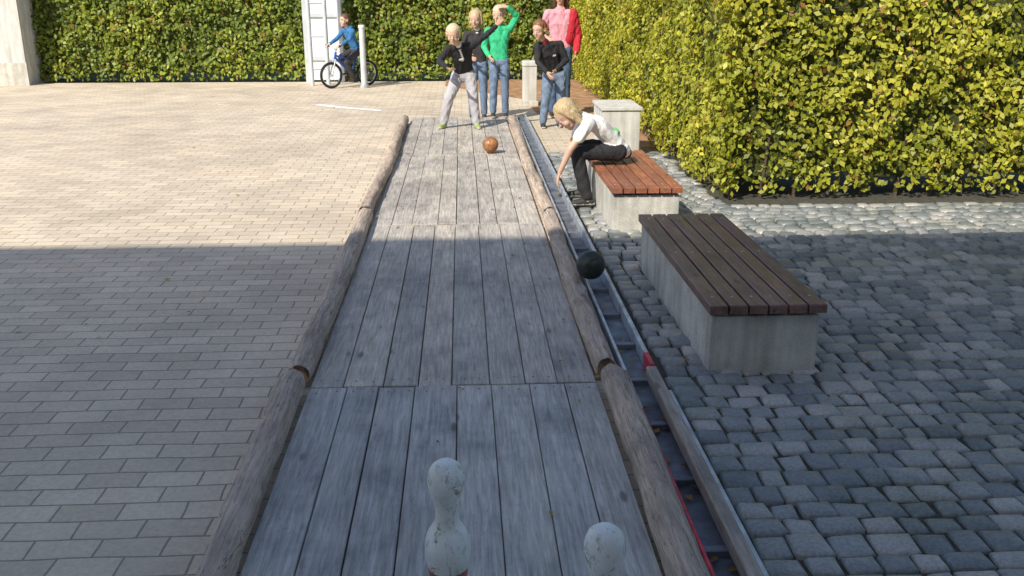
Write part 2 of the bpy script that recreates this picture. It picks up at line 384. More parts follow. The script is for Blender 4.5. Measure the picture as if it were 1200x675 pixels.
box_obj('cap',.86,1.08,13.69,13.91,.522,.60,M['stone'],e,bev=.02); box_obj('foot_plinth',.85,1.09,13.68,13.92,-.034,.04,M['conc'],e,bev=.005)
e=empty('metal_post'); tube('post_tube',[(-1.68,16.5,-.034),(-1.68,16.5,.96)],.05,M['greypaint'],e,res=16)
tube('post_cap',[(-1.68,16.5,.955),(-1.68,16.5,1.0)],.056,M['panel'],e,res=16); tube('post_collar',[(-1.68,16.5,-.034),(-1.68,16.5,.02)],.075,M['metal'],e,res=16)
e=empty('bicycle_stand')
for xx in (-2.62,-2.34): tube('upright',[(xx,16.9,-.034),(xx,16.9,2.3)],.035,M['greypaint'],e,res=12)
for zz in (.25,.8,1.35,1.9): tube('crossbar',[(-2.62,16.9,zz),(-2.34,16.9,zz)],.02,M['greypaint'],e,res=8)
e=empty('white_gate')
box_obj('gate_leaf',-2.75,-2.2,17.55,17.6,0,2.2,M['panel'],e,bev=.005)
for xx in (-2.78,-2.17): box_obj('gate_post',xx-.04,xx+.04,17.5,17.62,-.036,2.3,M['greypaint'],e,bev=.005)
for zz in (.35,1.1,1.85): box_obj('gate_rail',-2.735,-2.215,17.52,17.548,zz,zz+.06,M['greypaint'],e)
# pale outbuilding at the end of the hedge
e=empty('plaster_outbuilding')
box_obj('walls',-15.5,-7.6,17.2,22,-.05,2.9,M['stone'],e); box_obj('plinth',-15.53,-7.57,17.15,17.198,-.04,.35,M['conc'],e)
box_obj('door_frame',-9.5,-8.4,17.14,17.197,.352,2.25,M['greypaint'],e); box_obj('door_leaf',-9.42,-8.48,17.11,17.138,.352,2.17,M['panel'],e)
for xx in (-11.6,-13.6):
    box_obj('window_frame',xx,xx+1.2,17.15,17.197,1.0,2.1,M['greypaint'],e); box_obj('window_pane',xx+.07,xx+1.13,17.13,17.148,1.07,2.03,M['glass'],e)
mesh_obj('roof',[(-15.8,16.8,2.9),(-7.3,16.8,2.9),(-7.3,22.4,2.9),(-15.8,22.4,2.9),(-15.8,19.6,4.2),(-7.3,19.6,4.2)],[(0,1,5,4),(2,3,4,5),(0,4,3),(1,2,5),(3,2,1,0)],M['rooftile'],e)

# ------------------------------------------------------------------ hedges
def hedge(name,faces,cores,pal,dens,size,seed):
    rng=np.random.default_rng(seed)
    P=[];NN=[]
    for (o,u,v,n) in faces:
        o,u,v,n=map(np.array,(o,u,v,n)); area=np.linalg.norm(u)*np.linalg.norm(v); k=int(area*dens)
        a=rng.random((k,1));b=rng.random((k,1)); p=o+a*u+b*v
        P.append(p+0.0); NN.append(np.repeat(n[None,:].astype(float),k,0))
    P=np.concatenate(P);NN=np.concatenate(NN)
    lum=np.array([mnoise.noise(Vector(p*1.6+seed)) for p in P]); lum2=np.array([mnoise.noise(Vector(p*5.5+seed*3)) for p in P])
    dep=-.07+.12*lum+.09*lum2+rng.uniform(-.09,.05,len(P))
    keep=rng.random(len(P))<np.clip(1.0+1.3*lum2,.35,1)*np.clip(.45+P[:,2]*1.6,0,1)
    P=P+NN*dep[:,None]; P,NN,lum,lum2,dep=P[keep],NN[keep],lum[keep],lum2[keep],dep[keep]
    k=len(P)
    d=NN*0.9+rng.normal(0,.5,(k,3))+np.array([-.12,-.15,.35]); d/=np.linalg.norm(d,axis=1)[:,None]
    t=rng.normal(0,1,(k,3))+np.array([0,0,-.8]); t-=d*(t*d).sum(1)[:,None]; t/=np.linalg.norm(t,axis=1)[:,None]
    s=np.cross(d,t); sz=(size*rng.uniform(.65,1.25,k))[:,None]
    A=P-t*sz*.5; B=P+s*sz*.32+d*sz*.08; Cc=P+t*sz*.5; D=P-s*sz*.32+d*sz*.08
    V=np.stack([A,B,Cc,D],1).reshape(-1,3)
    me=bpy.data.meshes.new(name+'_leaves'); me.vertices.add(4*k); me.vertices.foreach_set('co',V.ravel().astype(np.float32))
    me.loops.add(4*k); me.loops.foreach_set('vertex_index',np.arange(4*k,dtype=np.int32))
    me.polygons.add(k); me.polygons.foreach_set('loop_start',np.arange(0,4*k,4,dtype=np.int32)); me.polygons.foreach_set('loop_total',np.full(k,4,dtype=np.int32))
    pal=np.array(pal); w=np.clip(rng.normal(.5+.5*lum,.22,k),0,.999)*(len(pal)-1); i=w.astype(int); f=(w-i)[:,None]
    col=pal[i]*(1-f)+pal[np.minimum(i+1,len(pal)-1)]*f; col*=rng.uniform(.72,1.2,(k,1))
    br=rng.random(k)<.025; col[br]=np.array([.32,.15,.04])
    col=np.concatenate([col,np.ones((k,1))],1); col=np.repeat(col,4,0)
    a=me.color_attributes.new('tint','FLOAT_COLOR','POINT'); a.data.foreach_set('color',col.astype(np.float32).ravel())
    me.materials.append(M['leaf']); me.update(); me.validate()
    e=empty(name); o=bpy.data.objects.new('leaves',me); link(o,e)
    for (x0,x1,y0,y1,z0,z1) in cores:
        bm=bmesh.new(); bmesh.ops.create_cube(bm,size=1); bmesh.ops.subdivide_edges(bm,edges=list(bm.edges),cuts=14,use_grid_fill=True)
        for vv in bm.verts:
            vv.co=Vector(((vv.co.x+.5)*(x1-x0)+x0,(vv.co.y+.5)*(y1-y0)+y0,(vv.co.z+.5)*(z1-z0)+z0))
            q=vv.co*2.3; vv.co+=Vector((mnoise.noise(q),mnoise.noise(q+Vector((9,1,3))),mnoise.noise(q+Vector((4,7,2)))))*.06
        m2=bpy.data.meshes.new('shade_core_mesh'); bm.to_mesh(m2); bm.free(); m2.materials.append(M['core']); link(bpy.data.objects.new('shade_core',m2),e)  # solid filler core, coloured dark as the shade behind the leaves
    V=[];F=[]
    for (o_,u,v,n) in faces:
        if abs(n[2])>.5: continue
        o_,u,n=map(np.array,(o_,u,n)); ln=np.linalg.norm(u)
        for kk in range(int(ln/.28)):
            c=o_+u*((kk+.5)/(ln/.28))-n*(.16+.06*rng.random()); o=len(V); lean=rng.normal(0,.05,2)
            for zz,r in ((-.04,.018),(.5,.011)):
                for q in range(5): V.append((c[0]+r*math.cos(q*1.257)+lean[0]*zz,c[1]+r*math.sin(q*1.257)+lean[1]*zz,zz))
            F+=[(o+q,o+(q+1)%5,o+5+(q+1)%5,o+5+q) for q in range(5)]
    mesh_obj('stems',V,F,M['nail'],e)
yel=[(.17,.20,.02),(.32,.35,.03),(.47,.46,.045),(.62,.57,.08)]
grn=[(.08,.13,.018),(.16,.23,.028),(.27,.33,.035),(.40,.42,.05)]
H=2.35
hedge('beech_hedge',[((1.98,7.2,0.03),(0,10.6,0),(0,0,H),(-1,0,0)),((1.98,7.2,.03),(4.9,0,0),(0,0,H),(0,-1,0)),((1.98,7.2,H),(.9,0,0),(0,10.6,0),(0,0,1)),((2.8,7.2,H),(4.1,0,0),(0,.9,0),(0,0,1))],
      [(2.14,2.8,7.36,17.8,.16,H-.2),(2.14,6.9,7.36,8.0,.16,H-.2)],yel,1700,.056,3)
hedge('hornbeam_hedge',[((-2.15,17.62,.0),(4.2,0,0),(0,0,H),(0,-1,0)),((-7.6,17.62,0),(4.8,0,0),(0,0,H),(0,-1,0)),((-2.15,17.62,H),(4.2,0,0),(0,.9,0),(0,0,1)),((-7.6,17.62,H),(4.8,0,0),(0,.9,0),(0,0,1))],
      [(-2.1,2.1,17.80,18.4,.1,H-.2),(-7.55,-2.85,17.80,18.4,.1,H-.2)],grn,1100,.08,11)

# fallen leaves
V=[];F=[];T=[]
for i in range(420):
    r=random.random()
    if r<.40: x,y=random.uniform(1.3,2.1),random.uniform(6,12.5)
    elif r<.55: x,y=random.uniform(.69,.78),random.uniform(1.2,9)
    elif r<.82: x,y=random.uniform(-5,4),random.uniform(13,17.5)
    else: x,y=random.uniform(-3,2.4),random.uniform(2,12)
    z=.010 if (abs(x)<.8 and y<12.3) or x<1.9 and x>.86 and y<9.5 else -.028
    a=random.uniform(0,6.28); s=random.uniform(.012,.024); o=len(V)
    for k,(rr,zz) in enumerate(((1,0),(.5,.006),(1,0.002),(.5,.008))):
        V.append((x+s*rr*math.cos(a+k*1.571),y+s*rr*math.sin(a+k*1.571),z+zz*random.random()))
    F.append((o,o+1,o+2,o+3)); c=random.choice([(.35,.2,.05),(.28,.12,.04),(.4,.32,.06),(.15,.09,.04)]); T+=[(*c,1)]*4
mesh_obj('fallen_leaves',V,F,M['leaf'],tint=T)

# ------------------------------------------------------------------ house behind the photographer (casts the long shade)
HX0,HX1,HY0,HY1,HH=-18,9,-11,-2.35,9.2
e=empty('plaster_house')
box_obj('walls',HX0,HX1,HY0,HY1,-.05,HH-.1,M['plaster'],e)
V=[(HX0-.3,HY1+.30,HH),(HX1+.3,HY1+.30,HH),(HX1+.3,HY0-.38,HH),(HX0-.3,HY0-.38,HH),(HX0-.3,(HY0+HY1)/2,HH+2.3),(HX1+.3,(HY0+HY1)/2,HH+2.3),
   (HX0-.3,HY1+.30,HH-.14),(HX1+.3,HY1+.30,HH-.14),(HX1+.3,HY0-.38,HH-.14),(HX0-.3,HY0-.38,HH-.14)]
mesh_obj('gable_roof',V,[(0,1,5,4),(2,3,4,5),(0,4,3),(1,2,5),(6,7,1,0),(7,8,2,1),(8,9,3,2),(9,6,0,3),(9,8,7,6)],M['rooftile'],e)
for fl in range(3):
    for i in range(9):
        x=HX0+1.6+i*2.8; z=1.0+fl*2.8
        box_obj('window_frame',x-.06,x+1.16,HY1+.002,HY1+.05,z-.06,z+1.46,M['stone'],e)
        box_obj('window_pane',x,x+.53,HY1+.052,HY1+.06,z,z+1.4,M['glass'],e); box_obj('window_pane',x+.57,x+1.1,HY1+.052,HY1+.06,z,z+1.4,M['glass'],e)

# ------------------------------------------------------------------ people
def v3(*a): return np.array(a,dtype=float)
def nrm(a): return a/(np.linalg.norm(a)+1e-9)
class Body:
    def __init__(s): s.parts=[]
    def add(s,p1,p2,r1,r2,lab,flat=None):
        s.parts.append((np.array(p1,float),np.array(p2,float),r1,r2,lab,flat))
def cap_mesh(p1,p2,r1,r2,flat,n=14):
    a=p2-p1; Ln=np.linalg.norm(a); az=a/Ln if Ln>1e-5 else v3(0,0,1)
    t=v3(1,0,0) if abs(az[0])<.8 else v3(0,1,0); ux=nrm(np.cross(az,t)); uy=np.cross(az,ux)
    V=[]
    for (pc,r,angs) in ((p1,r1,(-60,-30,0)),(p2,r2,(0,30,60))):
        for an in angs:
            an=math.radians(an); c=r*math.cos(an); h=r*math.sin(an)
            for k in range(n):
                q=2*math.pi*k/n; V.append((pc,ux*c*math.cos(q)+uy*c*math.sin(q)+az*h))
    V.append((p1,-az*r1)); V.append((p2,az*r2))
    out=[]
    for pc,d in V:
        if flat is not None: d=d-(1-flat[1])*np.dot(d,flat[0])*flat[0]
        out.append(pc+d)
    F=[]
    for i in range(5):
        for k in range(n): F.append((i*n+k,i*n+(k+1)%n,(i+1)*n+(k+1)%n,(i+1)*n+k))
    b=6*n
    for k in range(n): F.append((b,(k+1)%n,k)); F.append((b+1,5*n+k,5*n+(k+1)%n))
    return out,F
def sdf(P,part):
    p1,p2,r1,r2,lab,flat=part; a=p2-p1; L2=a@a
    t=np.clip((P-p1)@a/L2,0,1) if L2>1e-9 else np.zeros(len(P))
    d=P-(p1+t[:,None]*a)
    if flat is not None:
        c=d@flat[0]; d=d+flat[0][None,:]*(c*(1/flat[1]-1))[:,None]
    return np.linalg.norm(d,axis=1)-(r1+(r2-r1)*t)
def hand(B,w,d,n,side,sc,curl=.5):
    d=nrm(d); n=nrm(n-d*np.dot(n,d)); s=np.cross(d,n)*side
    B.add(w,w+d*.02*sc,.021*sc,.022*sc,'skin',(n,.75))
    for o in (-.019,-.006,.007,.02): B.add(w+d*.015*sc+s*o*.6*sc,w+d*.072*sc+s*o*sc,.014*sc,.012*sc,'skin',(n,.85))
    for o,ln in ((-.029,.052),(-.010,.064),(.010,.068),(.029,.06)):
        r=w+d*.075*sc+s*o*sc*.85; d1=nrm(d+s*o*4+n*curl*.4); m=r+d1*ln*.5*sc
        d2=nrm(d1+n*curl*1.1); m2=m+d2*ln*.32*sc; d3=nrm(d2+n*curl*.9)
        B.add(r,m,.0088*sc,.008*sc,'skin'); B.add(m,m2,.008*sc,.0075*sc,'skin'); B.add(m2,m2+d3*ln*.25*sc,.0075*sc,.0065*sc,'skin')
    tb=w+d*.022*sc+s*.022*sc; td=nrm(d*.75+s*.75+n*.25)
    B.add(tb,tb+td*.035*sc,.012*sc,.010*sc,'skin'); B.add(tb+td*.035*sc,tb+td*.035*sc+nrm(td+d*.6)*.028*sc,.0095*sc,.008*sc,'skin')
def head(B,c,f,u,sc,hair,hlen=.03,seed=1,nh=180):
    f=nrm(f); u=nrm(u-f*np.dot(u,f)); r=np.cross(f,u); rg=random.Random(seed)
    B.add(c+u*.028*sc-f*.018*sc,c+u*.028*sc+f*.012*sc,.080*sc,.074*sc,'skin',(r,.92))
    B.add(c-u*.01*sc+f*.02*sc,c-u*.055*sc+f*.032*sc,.062*sc,.045*sc,'skin',(r,.95))
    B.add(c-u*.080*sc+f*.048*sc,c-u*.076*sc+f*.043*sc,.025*sc,.03*sc,'skin')
    for sg in (-1,1):
        B.add(c-u*.026*sc+f*.045*sc+r*sg*.030*sc,c-u*.03*sc+f*.045*sc+r*sg*.034*sc,.030*sc,.027*sc,'skin')
        e=c+u*.004*sc+f*.0705*sc+r*sg*.029*sc
        B.add(e-r*.004*sc,e+r*.004*sc,.0105*sc,.0105*sc,'eye_white')
        B.add(e+f*.0085*sc,e+f*.0087*sc,.0055*sc,.0055*sc,'eye')
        B.add(e+u*.011*sc-r*.009*sc+f*.002*sc,e+u*.010*sc+r*.009*sc+f*.002*sc,.0055*sc,.0055*sc,'skin')
        B.add(c+u*.026*sc+f*.0815*sc+r*sg*.016*sc,c+u*.027*sc+f*.072*sc+r*sg*.042*sc,.0048*sc,.004*sc,'brow')
        B.add(c-u*.012*sc-f*.005*sc+r*sg*.078*sc,c+u*.016*sc-f*.012*sc+r*sg*.083*sc,.013*sc,.017*sc,'skin',(r,.5))
    B.add(c+u*.010*sc+f*.078*sc,c-u*.022*sc+f*.092*sc,.007*sc,.010*sc,'skin')
    for sg in (-1,1): B.add(c-u*.025*sc+f*.082*sc+r*sg*.006*sc,c-u*.025*sc+f*.082*sc+r*sg*.009*sc,.008*sc,.0075*sc,'skin')
    B.add(c-u*.052*sc+f*.073*sc-r*.015*sc,c-u*.054*sc+f*.0755*sc,.0062*sc,.0075*sc,'lip'); B.add(c-u*.054*sc+f*.0755*sc,c-u*.052*sc+f*.073*sc+r*.015*sc,.0075*sc,.0062*sc,'lip')
    B.add(c+u*.046*sc-f*.028*sc,c+u*.050*sc-f*.006*sc,.083*sc,.078*sc,hair,(r,.95))
    B.add(c+u*.0*sc-f*.035*sc,c-u*.02*sc-f*.035*sc,.073*sc,.060*sc,hair)
    n=0; cc=c+u*.036*sc-f*.014*sc; R=.080*sc
    while n<nh:
        d=nrm(v3(rg.gauss(0,1),rg.gauss(0,1),rg.gauss(0,1)))
        df,du,dr=d[0],d[1],d[2]
        if du<-.35: continue
        if df>.15 and du<.5: continue
        if df>-.1 and du<.12 and hlen<.08: continue
        dd=f*df+u*du+r*dr; b0=cc+dd*R
        tang=-u*.9+f*rg.uniform(-.1,.5)+r*rg.uniform(-.35,.35); tang=nrm(tang-dd*np.dot(tang,dd)*.97)
        ln=hlen*rg.uniform(.7,1.3)*sc
        if df>.15: ln=min(ln,.034*sc)
        l1=min(ln,.035*sc); d2=nrm(dd+tang*l1/R); b1=cc+d2*R*1.01
        B.add(b0,b1,.0105*sc,.008*sc if ln>l1 else .005*sc,hair)
        if ln>l1+.005:
            rest=ln-l1; d3=nrm(nrm(-u+d2*.1)+r*rg.uniform(-.12,.12)); B.add(b1,b1+d3*rest,.009*sc,.005*sc,hair)
        n+=1
    if hlen>.08:
        for sg in (-1,-.5,0,.5,1):
            b0=c-f*(.045-.02*abs(sg))*sc+r*sg*.062*sc; B.add(b0,b0-u*hlen*sc,.030*sc,.018*sc,hair)
            for q in range(3): b1=b0+r*rg.uniform(-.02,.02)*sc-f*.02*rg.random()*sc; B.add(b1,b1-u*hlen*1.15*sc,.018*sc,.007*sc,hair)
def build(name,B,base,rot,cols,voxel=.0055):
    V=[];F=[]
    for p in B.parts:
        v,f=cap_mesh(*p[:4],p[5]); o=len(V); V+=v; F+=[tuple(i+o for i in q) for q in f]
    me=bpy.data.meshes.new('tmp'); me.from_pydata([tuple(map(float,v)) for v in V],[],F); o=bpy.data.objects.new('tmp',me); scene.collection.objects.link(o)
    m=o.modifiers.new('r','REMESH'); m.mode='VOXEL'; m.voxel_size=voxel; m.adaptivity=0
    s=o.modifiers.new('s','SMOOTH'); s.factor=.5; s.iterations=2
    dg=bpy.context.evaluated_depsgraph_get(); me2=bpy.data.meshes.new_from_object(o.evaluated_get(dg)); bpy.data.objects.remove(o); bpy.data.meshes.remove(me)
    nv=len(me2.vertices); co=np.empty(nv*3,dtype=np.float32); me2.vertices.foreach_get('co',co); co=co.reshape(-1,3).astype(float)
    no=np.empty(nv*3,dtype=np.float32); me2.vertices.foreach_get('normal',no); no=no.reshape(-1,3)
    labs=sorted(set(p[4] for p in B.parts))
    best=np.full(nv,1e9); li=np.zeros(nv,int)
    for p in B.parts:
        d=sdf(co,p)-({'eye':.0035,'lip':.002,'eye_white':.0015,'brow':.0015}.get(p[4],0)); m_=d<best; best[m_]=d[m_]; li[m_]=labs.index(p[4])
    isc=np.array([l in ('top','bottom','sleeve','jacket2','print') for l in labs])[li]
    x,y,z=co.T
    fold=np.sin(z*55+6*np.sin(x*16+y*11)+3*np.sin(y*23))*.5+np.sin(z*28+x*60+4*np.sin(y*30+z*9))*.35+np.sin(x*90+z*37+y*41)*.2
    co2=co+no*(isc*fold*.0045)[:,None]
    me2.vertices.foreach_set('co',co2.astype(np.float32).ravel())
    npoly=len(me2.polygons); lv=np.empty(len(me2.loops),dtype=np.int32); me2.loops.foreach_get('vertex_index',lv)
    ls=np.empty(npoly,dtype=np.int32); me2.polygons.foreach_get('loop_start',ls)
    me2.materials.clear()
    for l in labs: me2.materials.append(C[cols.get(l,l)])
    me2.polygons.foreach_set('material_index',li[lv[ls]].astype(np.int32)); me2.polygons.foreach_set('use_smooth',np.ones(npoly,dtype=bool)); me2.update()
    me2.name=name; ob=bpy.data.objects.new(name,me2); ob.location=base; ob.rotation_euler=(0,0,rot); link(ob); return ob
def figure(name,base,J,cols,sc=.8,rot=0,hair='blond',hlen=.03,face=(0,-1,0),up=(0,0,1),fat=1.0,legw=1.0,nose_seed=1,short=False,curl=.5,extra=None,hood=False,toe=None,hs=1.2,hem=True):
    B=Body(); g={k:np.array(v,float) for k,v in J.items()}
    pel,ch,nk,hd=g['pelvis'],g['chest'],g['neck'],g['head']
    side=nrm(g['sb']-g['sa']); spine=nrm(nk-pel); fw=nrm(np.cross(side,spine))
    fl=(fw,.68); wst=(pel+ch)/2; T='top'
    B.add(pel,wst,.118*sc*fat,.115*sc*fat,T,fl)
    for sg in (-1,1):
        sh=g['sa'] if sg<0 else g['sb']
        B.add(pel+side*sg*.045*sc-spine*.02*sc,wst+side*sg*.038*sc,.098*sc*fat,.096*sc*fat,T,(fw,.80))
        B.add(wst+side*sg*.038*sc,ch+side*sg*.05*sc,.096*sc*fat,.100*sc*fat,T,(fw,.80))
        B.add(ch+side*sg*.05*sc,sh-side*sg*.045*sc-spine*.015*sc,.098*sc*fat,.062*sc*fat,T,(fw,.80))
        if hem: B.add(pel+side*sg*.045*sc-spine*.055*sc,pel+side*sg*.045*sc,.099*sc*fat,.10*sc*fat,T,(fw,.84))
    B.add(ch,nk-spine*.05*sc,.10*sc*fat,.075*sc*fat,T,(fw,.8))
    B.add(g['sa'],g['sb'],.052*sc*fat,.052*sc*fat,T)
    B.add(nk-spine*.03*sc,hd-np.array(up)*.03*sc,.045*sc,.043*sc,'skin')
    B.add(nk-spine*.05*sc,nk-spine*.02*sc,.062*sc,.055*sc,'collar' if 'collar' in cols else T)
    if hood: B.add(nk-fw*.055*sc-side*.05*sc-spine*.02,nk-fw*.055*sc+side*.05*sc-spine*.02,.045*sc,.045*sc,T)
    B.add(g['ha'],g['hb'],.092*sc*legw,.092*sc*legw,'bottom'); B.add(pel-spine*.02,pel-spine*.05,.10*sc,.09*sc,'bottom',fl)
    for q in 'ab':
        h,k,an=g['h'+q],g['k'+q],g['n'+q]
        B.add(h,k,.088*sc*legw,.064*sc*legw,'bottom'); B.add(k,an+(k-an)*.03,.064*sc*legw,.052*sc*legw,'bottom')
        td=nrm(np.array(toe[q] if toe else (0,-1,0),float))
        B.add(an,an-v3(0,0,.02)*sc,.036*sc,.036*sc,'skin' if short else 'sock' if 'sock' in cols else 'shoe')
        soz=an-v3(0,0,.040)*sc
        B.add(soz-td*.035*sc,soz+td*.06*sc,.036*sc,.036*sc,'shoe',(v3(0,0,1),.85)); B.add(soz+td*.05*sc,soz+td*.13*sc-v3(0,0,.008)*sc,.038*sc,.031*sc,'shoe',(v3(0,0,1),.75))
        B.add(soz-td*.04*sc-v3(0,0,.022)*sc,soz+td*.135*sc-v3(0,0,.022)*sc,.036*sc,.035*sc,'sole',(v3(0,0,1),.35))
        s,e_,w=g['s'+q],g['e'+q],g['w'+q]; sl='sleeve'
        if short: B.add(s,s+(e_-s)*.55,.058*sc,.055*sc,sl); B.add(s,e_,.040*sc,.032*sc,'skin'); B.add(e_,w,.032*sc,.022*sc,'skin')
        else:
            B.add(s,e_,.055*sc*fat,.044*sc*fat,sl); B.add(e_,e_+(w-e_)*.93,.044*sc*fat,.034*sc*fat,sl); B.add(e_,w,.03*sc,.022*sc,'skin')
        hd_=g.get('d'+q,w-e_); pn=g.get('p'+q,-side*(-1 if q=='a' else 1))
        hand(B,w,hd_,pn,1 if q=='a' else -1,sc*1.05,curl)
    head(B,hd,np.array(face,float),np.array(up,float),sc*hs,'hair',hlen,nose_seed)
    if extra: extra(B,g,side,fw,spine,sc)
    c2={'sleeve':cols['top'],'sole':'shoe_light','eye':'eye','hair':hair,'brow':'brown' if hair in('brown','red_brown') else 'blond'}; c2.update(cols)
    return build(name,B,base,rot,c2)
def stand(Hh,w=1.0,sep=.08):
    return dict(pelvis=(0,0,.54*Hh),chest=(0,0,.70*Hh),neck=(0,0,.82*Hh),head=(0,-.015,.91*Hh),sa=(-.098*Hh*w,0,.775*Hh),sb=(.098*Hh*w,0,.775*Hh),
      ea=(-.14*Hh,.02,.61*Hh),eb=(.14*Hh,.02,.61*Hh),wa=(-.15*Hh,-.04,.47*Hh),wb=(.15*Hh,-.04,.47*Hh),ha=(-.045*Hh,0,.50*Hh),hb=(.045*Hh,0,.50*Hh),
      ka=(-sep*.9,-.015,.28*Hh),kb=(sep*.9,-.015,.28*Hh),na=(-sep,0.01,.052*Hh),nb=(sep,0.01,.052*Hh))

# 1 boy throwing
J=dict(pelvis=(.05,.12,.64),chest=(.03,-.02,.84),neck=(-.01,-.12,.975),head=(-.065,-.19,1.085),sa=(-.125,-.10,.925),sb=(.145,-.04,.955),
 ea=(-.235,-.18,.79),wa=(-.13,-.33,.72),da=(.5,-.8,-.1),pa=(.3,0,1),eb=(.30,.0,1.06),wb=(.435,.03,1.175),db=(.6,0,.75),pb=(0,-1,0),
 ha=(-.02,.12,.60),hb=(.12,.12,.60),ka=(-.13,-.03,.36),kb=(.16,.0,.34),na=(-.20,.02,.065),nb=(.19,-.02,.065))
def ex1(B,g,side,fw,spine,sc):
    c=g['chest']; B.add(c+fw*.078*sc-side*.04*sc,c+fw*.078*sc-side*.01*sc-spine*.01,.018,.016,'print',(fw,.5))
    B.add(g['neck']+fw*.05*sc-spine*.05*sc,g['chest']+fw*.084*sc,.012,.008,'collar')
figure('boy_throwing',(-.03,11.3,0),J,dict(top='black',bottom='greypants',shoe='shoe_green',print='print_white',collar='white'),sc=.83,hair='palehair',hlen=.05,face=(-.1,-1,-.25),extra=ex1,legw=1.12,toe={'a':(-.4,-1,0),'b':(.25,-1,0)},nose_seed=3)
# 2 girl behind
J=stand(1.38); J['wa']=(-.10,-.17,.80); J['ea']=(-.20,.0,.86); J['head']=(-.02,-.03,1.255)
figure('girl_standing',(.20,12.38,-.034),J,dict(top='charcoal',bottom='jeans',shoe='shoe_dark',collar='white'),sc=.83,hair='blond',hlen=.11,face=(-.3,-1,-.2),nose_seed=5)
# 3 child in green
J=stand(1.40); J.update(sb=(.14,0,1.11),eb=(.225,-.03,1.26),wb=(.10,-.10,1.37),db=(-.8,-.1,.1),pb=(0,.6,-.6),wa=(-.13,-.16,.78),ea=(-.19,.02,.88))
figure('child_in_green_hoodie',(.47,12.22,.0),J,dict(top='green',bottom='jeans',shoe='shoe_dark'),sc=.83,hair='palehair',hlen=.04,face=(-.45,-1,-.1),hood=True,nose_seed=8)
# 4 boy dark jacket leaning
J=dict(pelvis=(.05,.08,.65),chest=(-.02,-.03,.88),neck=(-.10,-.09,1.04),head=(-.155,-.13,1.155),sa=(-.17,-.08,.975),sb=(.10,-.03,.99),
 ea=(-.17,-.13,.79),wa=(-.07,-.25,.68),da=(.4,-.5,-.6),eb=(.18,-.03,.80),wb=(.04,-.20,.70),db=(-.6,-.4,-.5),
 ha=(-.02,.08,.61),hb=(.12,.08,.61),ka=(-.06,-.0,.36),kb=(.13,.02,.35),na=(-.09,.0,.065),nb=(.11,.04,.065))
def ex4(B,g,side,fw,spine,sc):
    c=g['chest']; B.add(c+fw*.075*sc+side*.04*sc,c+fw*.075*sc+side*.06*sc,.014,.014,'print',(fw,.5))
figure('boy_in_dark_jacket',(1.07,11.55,-.034),J,dict(top='black',bottom='jeans',shoe='shoe_dark',collar='redc',print='print_white'),sc=.84,hair='red_brown',hlen=.035,face=(-.7,-1,-.25),extra=ex4,legw=1.05,nose_seed=9)
# 5 adult
J=stand(1.70,.98,.09); J['wb']=(.20,-.12,.85); J['wa']=(-.17,-.18,1.0)
def ex5(B,g,side,fw,spine,sc):
    B.add(g['sb']+side*.0-spine*.01,g['hb']+side*.03+spine*.15,.070,.085,'jacket2'); B.add(g['sb'],g['eb'],.064,.056,'jacket2'); B.add(g['eb'],g['wb'],.056,.042,'jacket2')
figure('woman_in_pink_shirt',(1.27,12.5,-.034),J,dict(top='pink',bottom='darkjeans',shoe='shoe_dark',jacket2='redc'),sc=1.0,hair='brown',hlen=.14,face=(-.4,-1,-.2),extra=ex5,nose_seed=12,hs=1.1)
# 6 seated child reaching into the track (faces -X)
J=dict(pelvis=(1.20,7.2,.425),chest=(1.03,7.15,.60),neck=(.89,7.12,.675),head=(.785,7.10,.685),sb=(.94,7.01,.635),sa=(.94,7.28,.635),
 eb=(.80,6.97,.45),wb=(.725,7.0,.27),db=(-.25,.1,-1),pb=(1,.0,-.2),ea=(.84,7.30,.42),wa=(.76,7.24,.25),da=(-.3,-.1,-1),pa=(1,0,-.2),
 hb=(1.18,7.12,.40),ha=(1.18,7.28,.40),kb=(.86,7.08,.405),ka=(.88,7.34,.41),nb=(.945,7.05,.065),na=(.95,7.36,.065))
def ex6(B,g,side,fw,spine,sc):
    c=(g['chest']*.4+g['pelvis']*.6); B.add(c-fw*.082*sc-side*.03,c-fw*.082*sc+side*.03,.030,.030,'print',(fw,.6))
figure('child_seated_on_bench',(0,0,0),J,dict(top='white',bottom='black',shoe='shoe_dark',print='print_green',sock='white'),sc=.84,hair='blond',hlen=.085,face=(-.75,-.02,-.80),up=(-.6,0,.7),extra=ex6,short=True,toe={'b':(-1,-.1,0),'a':(-1,.1,0)},nose_seed=15,hem=False)
# 7 child on bicycle
J=dict(pelvis=(0,.15,.64),chest=(0,.05,.85),neck=(0,-.01,.985),head=(0,-.05,1.10),sa=(-.135,.01,.935),sb=(.135,.01,.935),
 ea=(-.19,-.10,.80),eb=(.19,-.10,.80),wa=(-.17,-.25,.725),wb=(.17,-.25,.725),da=(0,-1,-.3),db=(0,-1,-.3),pa=(0,-.3,-1),pb=(0,-.3,-1),
 ha=(-.06,.15,.60),hb=(.06,.15,.60),ka=(-.10,-.10,.50),kb=(.10,-.12,.42),na=(-.10,.04,.25),nb=(.10,.02,.14))
RB=-math.radians(50); BX=-1.93
figure('child_on_bicycle',(BX,16.6,-.034),J,dict(top='blue',bottom='charcoal',shoe='shoe_dark'),sc=.8,rot=RB,hair='brown',hlen=.03,nose_seed=18,hood=True,curl=1.0)
bk=empty('bicycle',(BX,16.6,-.034)); bk.rotation_euler=(0,0,RB)
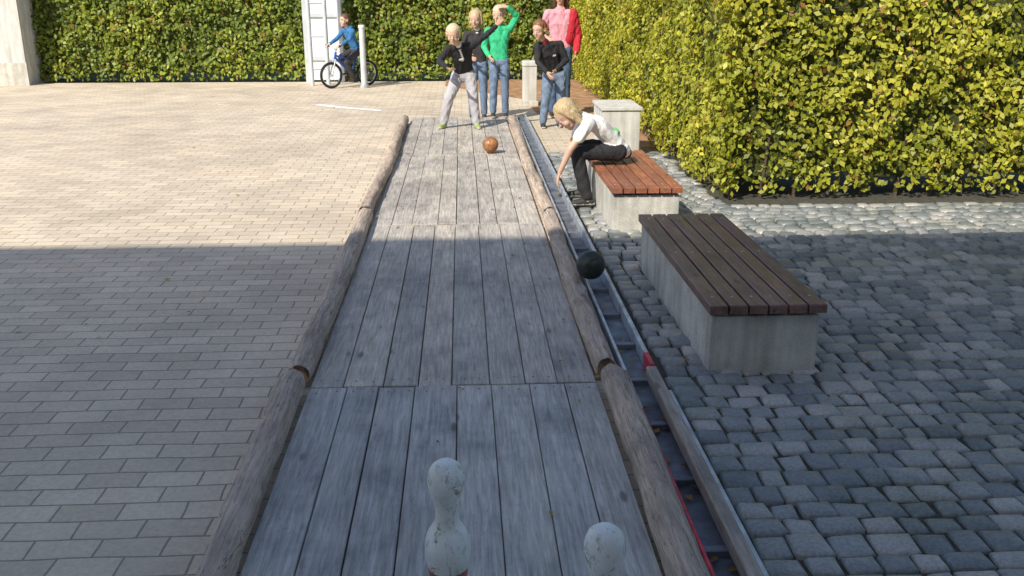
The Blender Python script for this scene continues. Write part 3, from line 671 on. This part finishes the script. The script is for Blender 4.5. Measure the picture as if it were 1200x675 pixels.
def wheel(y,r):
    tube('tyre',[(0,y+r*math.cos(a),r+.02+r*math.sin(a)) for a in np.linspace(0,2*math.pi,36,endpoint=False)],.02,M['rubber'],bk,True,8)
    tube('rim',[(0,y+(r-.025)*math.cos(a),r+.02+(r-.025)*math.sin(a)) for a in np.linspace(0,2*math.pi,36,endpoint=False)],.007,M['metal'],bk,True,6)
    for k in range(12):
        a=k*math.pi/6; tube('spoke',[(0,y,r+.02),(0,y+(r-.03)*math.cos(a),r+.02+(r-.03)*math.sin(a))],.0022,M['metal'],bk)
    tube('hub',[(-.04,y,r+.02),(.04,y,r+.02)],.018,M['metal'],bk)
wheel(-.37,.20); wheel(.36,.20)
for nm,a,b,r in (('down_tube',(0,-.27,.5),(0,.04,.22),.02),('top_tube',(0,-.27,.54),(0,.14,.42),.018),('seat_tube',(0,.04,.22),(0,.17,.56),.018),('chainstay',(.03,.04,.22),(.03,.36,.22),.01),('seatstay',(.03,.36,.22),(.02,.14,.44),.009)):
    tube(nm,[a,b],r,M['bluepaint'],bk)
tube('head_tube',[(0,-.285,.48),(0,-.255,.60)],.02,M['bluepaint'],bk)
for s in (-1,1): tube('fork',[(s*.03,-.285,.48),(s*.035,-.37,.22)],.011,M['metal'],bk)
tube('handlebar',[(-.2,-.30,.70),(-.06,-.27,.68),(0,-.25,.62),(.06,-.27,.68),(.2,-.30,.70)],.012,M['metal'],bk)
for s in (-1,1):
    tube('grip',[(s*.13,-.285,.69),(s*.22,-.305,.705)],.017,M['black'],bk); tube('crank',[(s*.04,.04,.22),(s*.05,.04,.22+(-.10 if s>0 else .0))],.009,M['metal'],bk)
    box_obj('pedal',s*.10-.04,s*.10+.04,-.01,.07,(.085 if s>0 else .195),(.10 if s>0 else .21),M['black'],bk)
box_obj('saddle',-.06,.06,.07,.28,.55,.585,M['black'],bk,bev=.015)
tube('chainring',[(.035,.04+.06*math.cos(a),.22+.06*math.sin(a)) for a in np.linspace(0,6.28,20,endpoint=False)],.006,M['black'],bk,True)

# ------------------------------------------------------------------ light, sky, camera
el=math.radians(41.5); hx,hy=.62,.785; hn=math.hypot(hx,hy); hx/=hn; hy/=hn
sun=bpy.data.lights.new('sun','SUN'); sun.energy=5.0; sun.angle=math.radians(.5); sun.color=(1,.93,.79)
so=bpy.data.objects.new('sun',sun); link(so); so.location=(-8,-10,12)
so.rotation_euler=Vector((hx*math.cos(el),hy*math.cos(el),-math.sin(el))).to_track_quat('-Z','Y').to_euler()
w=bpy.data.worlds.new('World'); scene.world=w; w.use_nodes=True; nt=w.node_tree
sky=nt.nodes.new('ShaderNodeTexSky'); sky.sky_type='NISHITA'; sky.sun_disc=False; sky.sun_elevation=el; sky.sun_rotation=math.atan2(-hx,-hy)%(2*math.pi)
sky.dust_density=1.6; sky.air_density=1.1
bg=nt.nodes['Background']; bg.inputs[1].default_value=.15; nt.links.new(sky.outputs[0],bg.inputs[0])
scene.view_settings.view_transform='Standard'; scene.view_settings.look='None'; scene.view_settings.exposure=0
cam=bpy.data.cameras.new('camera'); co=bpy.data.objects.new('camera',cam); link(co); scene.camera=co
cam.lens=33; cam.sensor_width=36; cam.clip_end=1000; cam.clip_start=.05
co.location=(0,0,1.6); co.rotation_euler=(math.radians(90-17.75),0,math.radians(-2.97))
